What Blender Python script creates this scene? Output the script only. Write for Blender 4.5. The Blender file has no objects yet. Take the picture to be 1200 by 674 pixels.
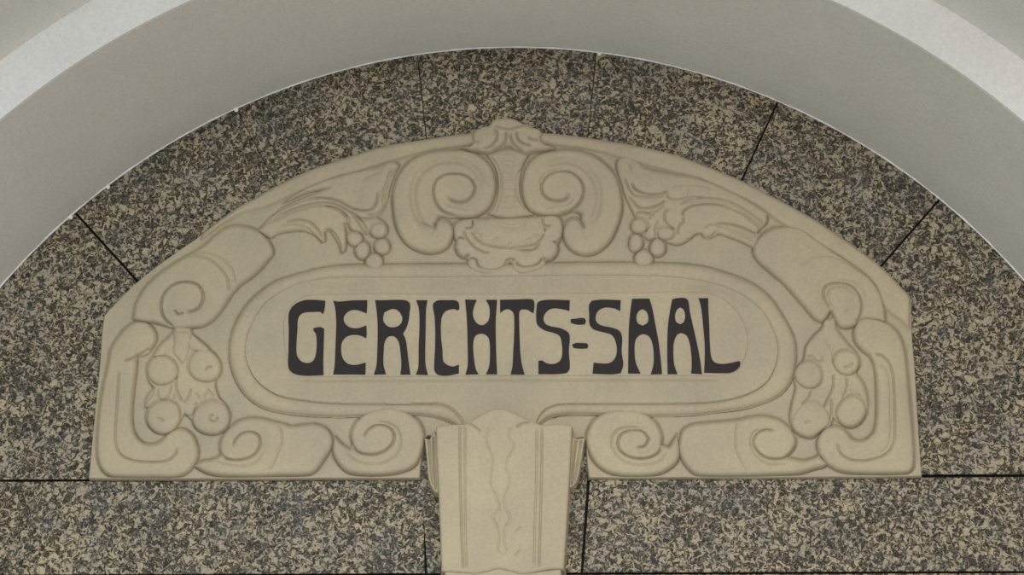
import bpy, math, random
import numpy as np
random.seed(4); rng = np.random.default_rng(4)
scene = bpy.context.scene
COL = scene.collection

# ------------------------------------------------------------------ camera, and image pixels cast onto the wall
F = 1900.0; PITCH = math.atan(634 / F); YAW = math.atan(48 * math.cos(PITCH) / F)
CAM = np.array([0.085, -3.2, 1.6])
_fw = np.array([-math.sin(YAW) * math.cos(PITCH), math.cos(YAW) * math.cos(PITCH), math.sin(PITCH)])
_rt = np.array([math.cos(YAW), math.sin(YAW), 0.0])
_up = np.array([math.sin(YAW) * math.sin(PITCH), -math.cos(YAW) * math.sin(PITCH), math.cos(PITCH)])

def wall_xz(px, py, h=0.0):
    """image pixels -> X, Z on the plane standing h metres in front of the back wall"""
    px = np.asarray(px, float); py = np.asarray(py, float)
    r = _fw + ((px - 600) / F)[..., None] * _rt + ((337 - py) / F)[..., None] * _up
    t = (-h - CAM[1]) / r[..., 1]
    return CAM[0] + t * r[..., 0], CAM[2] + t * r[..., 2]

cd = bpy.data.cameras.new('camera'); cd.sensor_width = 36; cd.lens = F / 1200 * 36
cam = bpy.data.objects.new('camera', cd); COL.objects.link(cam)
cam.location = CAM; cam.rotation_euler = (math.pi / 2 + PITCH, 0, YAW)
cd.clip_start = 0.05
scene.camera = cam

# ------------------------------------------------------------------ materials
def new_mat(name):
    m = bpy.data.materials.new(name); m.use_nodes = True
    nt = m.node_tree; b = nt.nodes['Principled BSDF']
    return m, nt, b
def node(nt, t, **kw):
    n = nt.nodes.new(t)
    for k, v in kw.items():
        if k in n.inputs: n.inputs[k].default_value = v
        else: setattr(n, k, v)
    return n
def s2l(c):
    c = c / 255.0
    return c / 12.92 if c <= .04045 else ((c + .055) / 1.055) ** 2.4
def rgb(r, g, b): return (s2l(r), s2l(g), s2l(b), 1)
def ramp(nt, pts, interp='LINEAR'):
    n = nt.nodes.new('ShaderNodeValToRGB'); n.color_ramp.interpolation = interp
    e = n.color_ramp.elements
    while len(e) < len(pts): e.new(.5)
    for el, (p, c) in zip(e, pts): el.position = p; el.color = c
    return n
def mixc(nt, a, b, fac, mode='MIX'):
    n = nt.nodes.new('ShaderNodeMix'); n.data_type = 'RGBA'; n.blend_type = mode
    for s, v in ((n.inputs[0], fac), (n.inputs[6], a), (n.inputs[7], b)):
        if hasattr(v, 'is_output') or isinstance(v, bpy.types.NodeSocket): nt.links.new(v, s)
        else: s.default_value = v
    return n.outputs[2]

def painted_stucco(name, c1, c2, c3, bump=.25, rough=.75):
    m, nt, b = new_mat(name); L = nt.links
    tc = node(nt, 'ShaderNodeTexCoord')
    n1 = node(nt, 'ShaderNodeTexNoise', Scale=7.0, Detail=4.0, Roughness=.6); L.new(tc.outputs['Object'], n1.inputs['Vector'])
    n2 = node(nt, 'ShaderNodeTexNoise', Scale=170.0, Detail=3.0, Roughness=.6); L.new(tc.outputs['Object'], n2.inputs['Vector'])
    r = ramp(nt, [(.32, c1), (.5, c2), (.68, c3)]); L.new(n1.outputs['Fac'], r.inputs[0])
    r2 = ramp(nt, [(.3, (.90, .90, .90, 1)), (.7, (1.05, 1.05, 1.04, 1))]); L.new(n2.outputs['Fac'], r2.inputs[0])
    c = mixc(nt, r.outputs[0], r2.outputs[0], 1.0, 'MULTIPLY')
    L.new(c, b.inputs['Base Color']); b.inputs['Roughness'].default_value = rough
    b.inputs['Specular IOR Level'].default_value = .3
    n3 = node(nt, 'ShaderNodeTexNoise', Scale=60.0, Detail=6.0, Roughness=.65); L.new(tc.outputs['Object'], n3.inputs['Vector'])
    bp = node(nt, 'ShaderNodeBump', Strength=bump, Distance=.004); L.new(n3.outputs['Fac'], bp.inputs['Height'])
    L.new(bp.outputs[0], b.inputs['Normal'])
    return m

RELIEF = painted_stucco('relief_paint', rgb(175, 165, 142), rgb(182, 171, 146), rgb(188, 177, 149), .22, .6)

GROUND = painted_stucco('relief_ground_shaded', rgb(172, 162, 140), rgb(178, 168, 144), rgb(184, 173, 147), .22, .6)  # relief paint, a touch darker: soft shade and dust put into the colour

def speckled_stone():
    m, nt, b = new_mat('speckled_stone'); L = nt.links
    tc = node(nt, 'ShaderNodeTexCoord'); oi = node(nt, 'ShaderNodeObjectInfo')
    off = node(nt, 'ShaderNodeVectorMath', operation='MULTIPLY_ADD')
    cmb = node(nt, 'ShaderNodeCombineXYZ')
    for i in range(3): L.new(oi.outputs['Random'], cmb.inputs[i])
    L.new(cmb.outputs[0], off.inputs[0]); off.inputs[1].default_value = (7, 3, 5); L.new(tc.outputs['Object'], off.inputs[2])
    # soft warp that makes the flecks curl
    w = node(nt, 'ShaderNodeTexNoise', Scale=70.0, Detail=1.0); L.new(off.outputs[0], w.inputs['Vector'])
    wm = node(nt, 'ShaderNodeVectorMath', operation='MULTIPLY_ADD'); L.new(w.outputs['Color'], wm.inputs[0])
    wm.inputs[1].default_value = (.022, .022, .022); L.new(off.outputs[0], wm.inputs[2])
    n1 = node(nt, 'ShaderNodeTexNoise', Scale=106.0, Detail=2.2, Roughness=.55, Distortion=.9); L.new(wm.outputs[0], n1.inputs['Vector'])
    big = node(nt, 'ShaderNodeTexNoise', Scale=9.0, Detail=3.0, Roughness=.6); L.new(off.outputs[0], big.inputs['Vector'])
    add = node(nt, 'ShaderNodeMath', operation='MULTIPLY_ADD'); L.new(big.outputs['Fac'], add.inputs[0])
    add.inputs[1].default_value = .16; L.new(n1.outputs['Fac'], add.inputs[2])
    mk = ramp(nt, [(.583, (0, 0, 0, 1)), (.650, (1, 1, 1, 1))]); L.new(add.outputs[0], mk.inputs[0])
    # thin curling light threads between the flecks
    n4 = node(nt, 'ShaderNodeTexNoise', Scale=72.0, Detail=1.5, Roughness=.5, Distortion=1.6); L.new(wm.outputs[0], n4.inputs['Vector'])
    sb = node(nt, 'ShaderNodeMath', operation='SUBTRACT'); L.new(n4.outputs['Fac'], sb.inputs[0]); sb.inputs[1].default_value = .5
    ab = node(nt, 'ShaderNodeMath', operation='ABSOLUTE'); L.new(sb.outputs[0], ab.inputs[0])
    th = ramp(nt, [(.008, (.7, .7, .7, 1)), (.030, (0, 0, 0, 1))]); L.new(ab.outputs[0], th.inputs[0])
    mx = node(nt, 'ShaderNodeMath', operation='MAXIMUM'); L.new(mk.outputs[0], mx.inputs[0]); L.new(th.outputs[0], mx.inputs[1])
    # tone of the light and of the dark flecks drifts a little
    t = node(nt, 'ShaderNodeTexNoise', Scale=14.0, Detail=2.0); L.new(off.outputs[0], t.inputs['Vector'])
    lt = ramp(nt, [(.3, rgb(160, 153, 138)), (.5, rgb(171, 160, 137)), (.7, rgb(183, 173, 143))]); L.new(t.outputs['Fac'], lt.inputs[0])
    dk = ramp(nt, [(.3, rgb(56, 57, 57)), (.5, rgb(48, 46, 41)), (.7, rgb(58, 50, 43))]); L.new(t.outputs['Fac'], dk.inputs[0])
    n2 = node(nt, 'ShaderNodeTexNoise', Scale=230.0, Detail=2.0); L.new(off.outputs[0], n2.inputs['Vector'])
    mid = ramp(nt, [(.5, (0, 0, 0, 1)), (.62, (.4, .4, .4, 1))]); L.new(n2.outputs['Fac'], mid.inputs[0])
    c1 = mixc(nt, dk.outputs[0], lt.outputs[0], mx.outputs[0])
    c2 = mixc(nt, c1, rgb(108, 103, 90), mid.outputs[0])
    L.new(c2, b.inputs['Base Color']); b.inputs['Roughness'].default_value = .5
    b.inputs['Specular IOR Level'].default_value = .15
    bp = node(nt, 'ShaderNodeBump', Strength=.35, Distance=.003); L.new(n1.outputs['Fac'], bp.inputs['Height'])
    L.new(bp.outputs[0], b.inputs['Normal'])
    return m
STONE = speckled_stone()
PLASTER = painted_stucco('grey_plaster', rgb(219, 217, 212), rgb(222, 220, 215), rgb(225, 223, 218), .3, .8)
WHITE = painted_stucco('white_plaster', rgb(218, 218, 217), rgb(221, 221, 220), rgb(224, 224, 223), .12, .8)
FLOORM = painted_stucco('floor_stone', rgb(206, 206, 204), rgb(212, 212, 208), rgb(216, 215, 212), .1, .4)

def flat_mat(name, c, rough=.6):
    m, nt, b = new_mat(name); L = nt.links
    tc = node(nt, 'ShaderNodeTexCoord')
    n = node(nt, 'ShaderNodeTexNoise', Scale=120.0, Detail=3.0); L.new(tc.outputs['Object'], n.inputs['Vector'])
    r = ramp(nt, [(.3, (c[0] * .88, c[1] * .88, c[2] * .88, 1)), (.7, (c[0] * 1.12, c[1] * 1.12, c[2] * 1.12, 1))])
    L.new(n.outputs['Fac'], r.inputs[0]); L.new(r.outputs[0], b.inputs['Base Color'])
    b.inputs['Roughness'].default_value = rough; return m
INK = flat_mat('letter_paint', rgb(44, 39, 41), .85)
JOINT = flat_mat('joint_mortar', rgb(30, 28, 26), .9)
BEAD = flat_mat('bead_paint', rgb(244, 244, 242), .7)

# ------------------------------------------------------------------ outline tools (image pixels)
def T(ox, oy, s, pts): return [(ox + x / s, oy + y / s) for x, y in pts]
A1 = lambda p: T(100, 240, 4.2125, p)
A2 = lambda p: T(90, 370, 3.37, p)
A3 = lambda p: T(220, 440, 2.88, p)
A4 = lambda p: T(300, 130, 3.37, p)
A5 = lambda p: T(440, 120, 3.0625, p)
A6 = lambda p: T(480, 460, 3.15, p)
A7 = lambda p: T(680, 160, 3.746, p)
LA = lambda p: T(320, 330, 4.2857, p)
LB = lambda p: T(600, 330, 4.2857, p)
B2 = lambda p: T(860, 240, 4.2125, p)
B3 = lambda p: T(880, 370, 3.37, p)
B4 = lambda p: T(670, 440, 2.88, p)
D1 = lambda p: T(300, 160, 6.6667, p)
D2 = lambda p: T(380, 220, 6.74, p)
D3 = lambda p: T(540, 130, 5.6167, p)
D4 = lambda p: T(520, 240, 7.4875, p)
D5 = lambda p: T(720, 170, 6.6667, p)
D6 = lambda p: T(720, 230, 6.6667, p)
D7 = lambda p: T(560, 330, 5.6167, p)
D8 = lambda p: T(140, 370, 4.4933, p)
E1 = lambda p: T(910, 370, 4.4933, p)
E2 = lambda p: T(480, 460, 6.74, p)
E3 = lambda p: T(620, 460, 6.74, p)
ID = lambda p: list(p)

def smooth(pts, closed=True, n=6, corner=58):
    P = np.array(pts, float); N = len(P)
    if N < 3: return P
    def is_corner(i):
        if not closed and i in (0, N - 1): return True
        a = P[i] - P[i - 1]; b = P[(i + 1) % N] - P[i]
        c = np.dot(a, b) / (np.linalg.norm(a) * np.linalg.norm(b) + 1e-9)
        return math.degrees(math.acos(max(-1, min(1, c)))) > corner
    cn = [is_corner(i) for i in range(N)]
    out = []
    for i in range(N if closed else N - 1):
        j = (i + 1) % N
        p1, p2 = P[i], P[j]
        p0 = p1 - (p2 - p1) if cn[i] else P[i - 1]
        p3 = p2 + (p2 - p1) if cn[j] else P[(j + 1) % N]
        # centripetal-like limiting of tangents
        L = np.linalg.norm(p2 - p1)
        t1 = (p2 - p0); t2 = (p3 - p1)
        t1 = t1 / (np.linalg.norm(t1) + 1e-9) * L; t2 = t2 / (np.linalg.norm(t2) + 1e-9) * L
        for k in range(n):
            t = k / n
            h00 = 2 * t**3 - 3 * t**2 + 1; h10 = t**3 - 2 * t**2 + t; h01 = -2 * t**3 + 3 * t**2; h11 = t**3 - t**2
            out.append(h00 * p1 + h10 * t1 + h01 * p2 + h11 * t2)
    if not closed: out.append(P[-1])
    return np.array(out)

def ell(cx, cy, rx, ry, rot=0, n=28):
    a = np.linspace(0, 2 * math.pi, n, endpoint=False); c, s = math.cos(math.radians(rot)), math.sin(math.radians(rot))
    q = 1 + .035 * np.sin(2 * a + cx) + .025 * np.sin(3 * a + cy)
    x, y = rx * q * np.cos(a), ry * q * np.sin(a)
    return np.c_[cx + x * c - y * s, cy + x * s + y * c]

def seg_dist(X, Y, A, B, want=False):
    """distance from every grid point to a chain of segments, in blocks"""
    sh = X.shape; x = X.ravel(); y = Y.ravel(); n = x.size
    best = np.full(n, 1e9); idx = np.zeros(n, int); tt = np.zeros(n)
    for i in range(len(A)):
        ax, ay = A[i]; dx, dy = B[i] - A[i]; l2 = dx * dx + dy * dy + 1e-12
        t = np.clip(((x - ax) * dx + (y - ay) * dy) / l2, 0, 1)
        d = (x - ax - t * dx) ** 2 + (y - ay - t * dy) ** 2
        m = d < best
        best[m] = d[m]
        if want: idx[m] = i; tt[m] = t[m]
    d = np.sqrt(best).reshape(sh)
    return (d, idx.reshape(sh), tt.reshape(sh)) if want else d

def inside(X, Y, poly):
    r = np.zeros(X.shape, bool); n = len(poly)
    for i in range(n):
        x1, y1 = poly[i]; x2, y2 = poly[(i + 1) % n]
        if y1 == y2: continue
        c = ((y1 > Y) != (y2 > Y)) & (X < (x2 - x1) * (Y - y1) / (y2 - y1) + x1)
        r ^= c
    return r

def sdist(X, Y, polys):
    """signed distance (positive inside), even-odd over a list of closed outlines"""
    ins = np.zeros(X.shape, bool); d = np.full(X.shape, 1e9)
    for p in polys:
        ins ^= inside(X, Y, p)
        d = np.minimum(d, seg_dist(X, Y, p, np.roll(p, -1, 0)))
    return np.where(ins, d, -d)

def dome(d, w):
    u = 1 - np.clip(d / w, 0, 1)
    return np.sqrt(np.clip(1 - u * u, 0, 1))
def sstep(x): x = np.clip(x, 0, 1); return x * x * (3 - 2 * x)

def crease(X, Y, pts, depth=2.0, w=1.1, step=0.0, wr=10.0, low='L', fade=8.0, corner=58):
    """engraved line; with step>0 the surface on the low side drops at the line and climbs back over wr"""
    P = smooth(pts, False, 5, corner); A, B = P[:-1], P[1:]
    m = (X > P[:, 0].min() - 2.6 * wr) & (X < P[:, 0].max() + 2.6 * wr) & (Y > P[:, 1].min() - 2.6 * wr) & (Y < P[:, 1].max() + 2.6 * wr)
    out = np.zeros(X.shape)
    if not m.any(): return out
    x, y = X[m], Y[m]
    d, i, t = seg_dist(x, y, A, B, True)
    L = np.linalg.norm(B - A, axis=1); cum = np.r_[0, np.cumsum(L)]; s = cum[i] + t * L[i]
    env = sstep(s / fade) * sstep((cum[-1] - s) / fade)
    v = B[i] - A[i]; o = np.stack([x, y], -1) - A[i]
    cr = v[..., 0] * o[..., 1] - v[..., 1] * o[..., 0]
    lowm = (cr < 0) if low == 'L' else (cr > 0)
    h = -3.2 * depth * np.exp(-(d / w) ** 2)
    if step:
        h -= np.where(lowm, step * np.exp(-(d / wr) ** 1.5), step * np.exp(-(d / 2.0) ** 2) * .55)
    out[m] = h * env
    return out

_wv = [(rng.uniform(.02, .12) * rng.choice([-1, 1]), rng.uniform(.02, .12), rng.uniform(0, 6.28), rng.uniform(.08, .2)) for _ in range(14)]
def wobble(X, Y):
    return sum(a * np.sin(kx * X + ky * Y + p) for kx, ky, p, a in _wv)

MM = .001
BASE = 13.0                     # face of the panel slab in mm in front of the stone
STEP = .65
GX = np.arange(84, 1100, STEP); GY = np.arange(128, 690, STEP)
COVER = np.full((GY.size, GX.size), -99.0)      # how deep inside some relief part every slab point lies

def field_mesh(name, X, Y, H, keep, parent, mat, ref=.028):
    """one relief surface: grid points at height H (mm) in front of the wall"""
    cell = keep[:-1, :-1] & keep[1:, :-1] & keep[:-1, 1:] & keep[1:, 1:]
    used = np.zeros(keep.shape, bool)
    used[:-1, :-1] |= cell; used[1:, :-1] |= cell; used[:-1, 1:] |= cell; used[1:, 1:] |= cell
    idx = -np.ones(keep.shape, int); idx[used] = np.arange(used.sum())
    wx, wz = wall_xz(X[used], Y[used], ref)
    co = np.stack([wx, -H[used] * MM, wz], -1)
    j, i = np.nonzero(cell)
    q = np.stack([idx[j, i], idx[j + 1, i], idx[j + 1, i + 1], idx[j, i + 1]], -1)
    me = bpy.data.meshes.new(name)
    me.vertices.add(len(co)); me.vertices.foreach_set('co', co.ravel())
    me.loops.add(q.size); me.loops.foreach_set('vertex_index', q.ravel())
    me.polygons.add(len(q)); me.polygons.foreach_set('loop_start', np.arange(0, q.size, 4))
    me.polygons.foreach_set('loop_total', np.full(len(q), 4))
    me.polygons.foreach_set('use_smooth', np.ones(len(q), bool))
    me.update(); me.validate()
    me.materials.append(mat)
    o = bpy.data.objects.new(name, me); COL.objects.link(o)
    if parent is not None: o.parent = parent
    return o

def part(name, outlines, parent, H=9.0, w=8.0, crown=0.0, wc=30.0, base=0.0, creases=(), extra=None,
         rings=(), mat=None, ref=.020, cover=True, skirt=3.0, n=6, foot=8.0, corner=58):
    """a piece of relief: outline(s) raised H mm over the slab with a rounded shoulder w wide"""
    polys = [smooth(o, True, n, corner) for o in outlines]
    allp = np.concatenate(polys)
    i0, i1 = np.searchsorted(GX, allp[:, 0].min() - 4), np.searchsorted(GX, allp[:, 0].max() + 4)
    j0, j1 = np.searchsorted(GY, allp[:, 1].min() - 4), np.searchsorted(GY, allp[:, 1].max() + 4)
    X, Y = np.meshgrid(GX[i0:i1], GY[j0:j1])
    d = sdist(X, Y, polys)
    h = H * dome(d, w) + crown * dome(d, wc) * (d > 0)
    for c in creases: h = h + crease(X, Y, **c)
    for rg in rings:
        rd = -sdist(X, Y, [smooth(rg, True, n, corner)])
        h = h - np.where(rd > -3, 4.0 * np.exp(-(np.maximum(rd, 0) / 1.7) ** 2), 0)
    if extra is not None: h = h + extra(X, Y, d)
    h = np.where(d > 0, h + wobble(X, Y) * .5, d * foot)
    if cover: COVER[j0:j1, i0:i1] = np.maximum(COVER[j0:j1, i0:i1], d)
    return field_mesh(name, X, Y, BASE + base + h, d > -skirt, parent, mat or RELIEF, ref)

def empty(name, loc=(0, 0, 0), label=None, cat=None, group=None):
    o = bpy.data.objects.new(name, None); COL.objects.link(o); o.location = loc; o.empty_display_size = .1
    if label: o['label'] = label
    if cat: o['category'] = cat
    if group: o['group'] = group
    return o
def C_(f, pts, **k): d = dict(pts=f(pts)); d.update(k); return d

# ------------------------------------------------------------------ the carved sign panel
PANEL = empty('overdoor_panel', (0, 0, 0), 'beige carved relief panel over the door, scrolls and fruit around the black words GERICHTS-SAAL', 'carved sign')

# --- scrolls
def scroll(outs, **k): return part('scroll', outs, PANEL, **{**dict(H=9, w=5, crown=4, wc=24), **k})

scroll([A1([(235,565),(245,500),(285,420),(330,370),(390,320),(470,270),(530,235),(590,195),(640,150),(700,110),(760,103),(830,118),(880,150),(915,195),(925,240),(900,272),(870,310),(820,355),(770,390),(730,430),(700,475),(670,520),(630,565),(580,595),(520,606),(470,615),(420,602),(340,580),(280,575)])],
       creases=[C_(A1, [(438,606),(390,560),(375,500),(388,445),(430,400),(490,383),(550,395),(580,435),(575,485),(545,520),(490,535)], depth=2.5, step=4.5, wr=9, low='L', w=1.3),
                C_(A1, [(490,535),(462,545),(435,518)], depth=2.5, fade=3),
                C_(A1, [(500,252),(590,262),(655,305),(700,365),(712,440)], depth=1.4, step=1.8, wr=7, low='L'),
                C_(A1, [(520,238),(610,243),(680,275),(725,325),(742,400)], depth=.9, step=.6, low='R', wr=6)])
scroll([A2([(122,190),(130,140),(150,100),(185,55),(230,25),(270,25),(300,50),(312,85),(300,120),(270,150),(235,160),(232,220),(222,300),(215,400),(225,460),(250,495),(285,508),(325,500),(355,470),(385,450),(420,448),(450,465),(470,500),(478,545),(462,590),(425,625),(380,637),(300,637),(150,635),(110,620),(85,580),(78,520),(85,400),(100,290),(115,220)])],
       creases=[C_(A2, [(168,215),(160,350),(153,460),(158,520),(180,555),(230,575),(300,580),(355,575),(385,555),(402,520)], depth=1.8, step=2.0, wr=9, low='L'),
                C_(A2, [(185,185),(240,160),(290,128)], depth=2, step=1.5, wr=8, low='R', fade=5)])
scroll([A3([(20,305),(50,290),(85,284),(112,270),(108,235),(120,200),(150,168),(190,148),(240,145),(290,156),(330,166),(350,172),(385,168),(430,165),(465,178),(487,210),(484,245),(462,280),(435,318),(410,333),(300,337),(200,340),(110,338),(60,327)])],
       creases=[C_(A3, [(112,262),(130,281),(170,287),(215,275),(242,245),(243,212),(222,194),(190,195),(163,215),(152,245)], depth=2.2, step=3.6, wr=7, low='R'),
                C_(A3, [(85,284),(130,301),(190,306),(235,290),(258,250)], depth=1, step=1, wr=6, low='L'),
                C_(A3, [(290,156),(312,180),(318,220),(306,260),(285,305),(262,330)], depth=.9, step=1.0, wr=8, low='R')])
scroll([A3([(488,255),(490,225),(497,207),(520,232),(548,250),(556,235),(550,205),(560,170),(590,135),(640,112),(690,108),(740,125),(780,155),(797,195),(795,240),(770,300),(720,325),(650,335),(570,333),(530,320),(500,285)])],
       creases=[C_(A3, [(550,225),(570,255),(605,268),(645,265),(680,245),(697,215),(690,187),(663,170),(630,172),(605,190),(593,215)], depth=2.2, step=3.8, wr=8, low='R'),
                C_(A3, [(528,250),(565,287),(612,299),(670,293),(708,262),(719,220),(705,180),(670,161),(635,158)], depth=1, step=1, wr=6, low='L')])
scroll([B4([(48,215),(55,185),(75,150),(120,122),(180,115),(240,125),(285,160),(305,205),(303,235),(328,243),(345,218),(356,200),(364,240),(362,280),(330,315),(280,335),(180,338),(120,325),(80,295),(55,250)])],
       creases=[C_(B4, [(306,235),(288,265),(250,281),(200,278),(163,255),(155,225),(170,198),(205,186),(240,192),(260,215),(245,240),(213,245)], depth=2.2, step=3.8, wr=8, low='L'),
                C_(B4, [(322,255),(295,290),(240,303),(180,292),(145,260),(135,225),(150,190),(190,177),(235,180)], depth=1, step=1, wr=6, low='R')])
scroll([B4([(366,210),(378,182),(410,166),(480,158),(560,150),(600,141),(650,138),(700,150),(738,180),(757,218),(748,250),(725,276),(780,288),(815,280),(835,270),(866,298),(850,308),(820,315),(770,330),(680,335),(600,338),(430,336),(400,320),(372,282),(362,245)])],
       creases=[C_(B4, [(752,240),(735,268),(705,282),(660,280),(625,255),(612,225),(625,198),(655,185),(690,190)], depth=2.2, step=3.4, wr=7, low='L'),
                C_(B4, [(735,295),(700,300),(650,294),(618,262),(604,225),(615,195),(640,180)], depth=.9, step=.8, wr=6, low='R'),
                C_(B4, [(560,152),(553,200),(558,260),(582,305),(600,333)], depth=.8, step=1.0, wr=8, low='L')])
scroll([B3([(408,75),(410,50),(430,15),(470,8),(530,25),(580,65),(605,120),(617,200),(630,340),(640,450),(645,580),(632,612),(590,622),(450,622),(360,615),(310,592),(280,560),(264,520),(270,475),(300,442),(340,437),(375,455),(400,485),(440,495),(478,470),(495,430),(498,300),(490,200),(472,160),(440,135),(415,105)])],
       creases=[C_(B3, [(480,150),(520,162),(550,200),(562,260),(567,400),(566,480),(550,530),(505,562),(430,575),(380,565),(350,540),(342,515),(358,512)], depth=1.8, step=2.0, wr=9, low='R'),
                C_(B3, [(490,200),(525,205),(545,250),(550,380),(550,480),(535,525),(500,548)], depth=.9, step=.5, wr=6, low='R')])
scroll([B2([(190,118),(225,110),(300,108),(350,125),(420,180),(520,250),(620,320),(680,370),(725,440),(745,510),(748,577),(690,568),(632,568),(600,595),(555,607),(520,595),(500,560),(480,520),(455,560),(435,578),(400,560),(330,480),(250,390),(180,330),(120,275),(97,230),(110,180),(150,140)])],
       creases=[C_(B2, [(488,522),(456,480),(440,435),(460,400),(510,389),(570,400),(612,440),(630,500),(622,550),(600,592)], depth=2.0, step=3.4, wr=8, low='L'),
                C_(B2, [(500,520),(462,470),(468,425),(510,408),(560,418),(600,450)], depth=1.2, fade=5),
                C_(B2, [(540,527),(555,528),(565,515)], depth=1.2, fade=3),
                C_(B2, [(500,375),(570,380),(630,410),(655,470)], depth=.8, fade=8),
                C_(B2, [(330,310),(400,262),(470,255),(560,290),(640,345)], depth=.5, step=.9, wr=9, low='L')])
# the two large volutes under the crest
def volute(outs, **k): return part('volute', outs, PANEL, **{**dict(H=10, w=5, crown=4, wc=26), **k})
volute([A5([(250,172),(190,180),(130,205),(85,255),(62,320),(65,400),(80,460),(110,505),(150,530),(200,540),(250,525),(275,490),(280,455),(265,430),(238,420),(215,432),(212,452),(228,408),(290,412),(350,412),(400,385),(425,340),(432,290),(420,240),(380,195),(320,172)])],
       creases=[C_(A5, [(300,413),(240,390),(211,345),(212,295),(240,266),(290,258),(335,272),(356,305),(345,340),(310,360),(272,352),(248,328)], depth=2.2, step=5.5, wr=9, low='L', w=1.2, fade=14),
                C_(A5, [(212,458),(172,438),(145,395),(135,330),(150,270),(200,225),(270,208),(330,222),(372,262),(385,310)], depth=2.2, w=4.2, fade=18),
                C_(A5, [(214,455),(180,440),(158,425)], depth=1.5, fade=5)])
volute([A5([(650,172),(590,185),(545,225),(527,280),(530,340),(555,385),(600,404),(660,404),(710,388),(738,398),(738,425),(748,448),(738,428),(715,415),(692,423),(675,450),(676,488),(700,525),(740,545),(790,540),(840,500),(870,440),(885,380),(880,320),(865,270),(830,225),(780,190),(720,172)])],
       creases=[C_(A5, [(650,404),(700,391),(738,352),(746,305),(718,263),(670,249),(622,262),(596,300),(605,335),(640,354),(680,350),(706,318)], depth=2.2, step=5.5, wr=9, low='R', w=1.2, fade=14),
                C_(A5, [(590,300),(600,265),(635,245),(680,238)], depth=.8, step=.8, wr=6, low='L'),
                C_(A5, [(750,448),(785,412),(802,350),(792,290),(755,240),(705,214),(650,214),(600,240)], depth=2.2, w=4.2, fade=18),
                C_(A5, [(715,418),(735,430),(748,455)], depth=1.5, fade=4)])

# --- ribbed stem between the volutes
def ribs(X, Y, d):
    h = np.zeros(X.shape)
    for cy, hw in ((206, 15), (217, 15), (229, 17), (239, 16), (222, 0)):
        pass
    for (cx, cy, rx, ry) in ((594,190,7,2.2),(594,197,6,3.2),(594,205.5,6.5,3.6),(595,214.5,7,3.6),(597,225,8,4.6),(597.5,233,8,3),(598,241,8,2.2)):
        u = np.maximum(np.abs(X - cx) / rx, np.abs(Y - cy) / ry)
        h -= 1.7 * np.exp(-((u - 1) / .22) ** 2)
    return h
part('ribbed_stem', [A5([(400,185),(440,172),(480,165),(530,178),(548,186),(528,225),(518,280),(520,335),(540,378),(566,400),(520,408),(480,414),(440,408),(405,398),(425,370),(440,320),(438,260),(425,220)])],
     PANEL, H=5, w=6, crown=2, wc=20, extra=ribs,
     creases=[C_(D3, [(190,290),(235,350),(262,430),(262,560),(225,674)], depth=1.2, fade=6),
              C_(D3, [(415,360),(365,440),(372,560),(430,650)], depth=1.0, fade=6)])
# --- crest on the rim
CREST = part('crest', [D3([(75,215),(72,175),(90,140),(140,110),(185,100),(205,72),(250,55),(330,53),(385,72),(430,100),(480,115),(515,125),(535,150),(530,195),(560,225),(620,245),(560,262),(480,268),(420,285),(385,262),(345,242),(290,238),(240,255),(190,278),(120,270),(60,262),(0,240),(60,235)])],
     PANEL, H=11, w=5, crown=4, wc=16, base=5,
     creases=[C_(D3, [(215,105),(270,128),(330,133),(390,115),(430,100)], depth=2, fade=5),
              C_(D3, [(215,118),(240,160),(232,205),(195,245),(140,262)], depth=2.2, step=2, wr=6, low='R', fade=5),
              C_(D3, [(292,140),(300,185),(280,230),(210,272)], depth=2.2, step=1.5, wr=6, low='R', fade=5),
              C_(D3, [(85,150),(75,185),(90,212),(130,222)], depth=1.5, fade=4),
              C_(D3, [(330,150),(330,190),(350,230),(405,275)], depth=2.2, step=1.5, wr=6, low='L', fade=5),
              C_(D3, [(372,135),(370,180),(400,220),(470,245)], depth=2.2, step=2, wr=6, low='L', fade=5),
              C_(D3, [(440,175),(465,200),(520,205)], depth=2, fade=4),
              C_(D3, [(235,150),(215,180)], depth=1, fade=3)])
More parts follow.
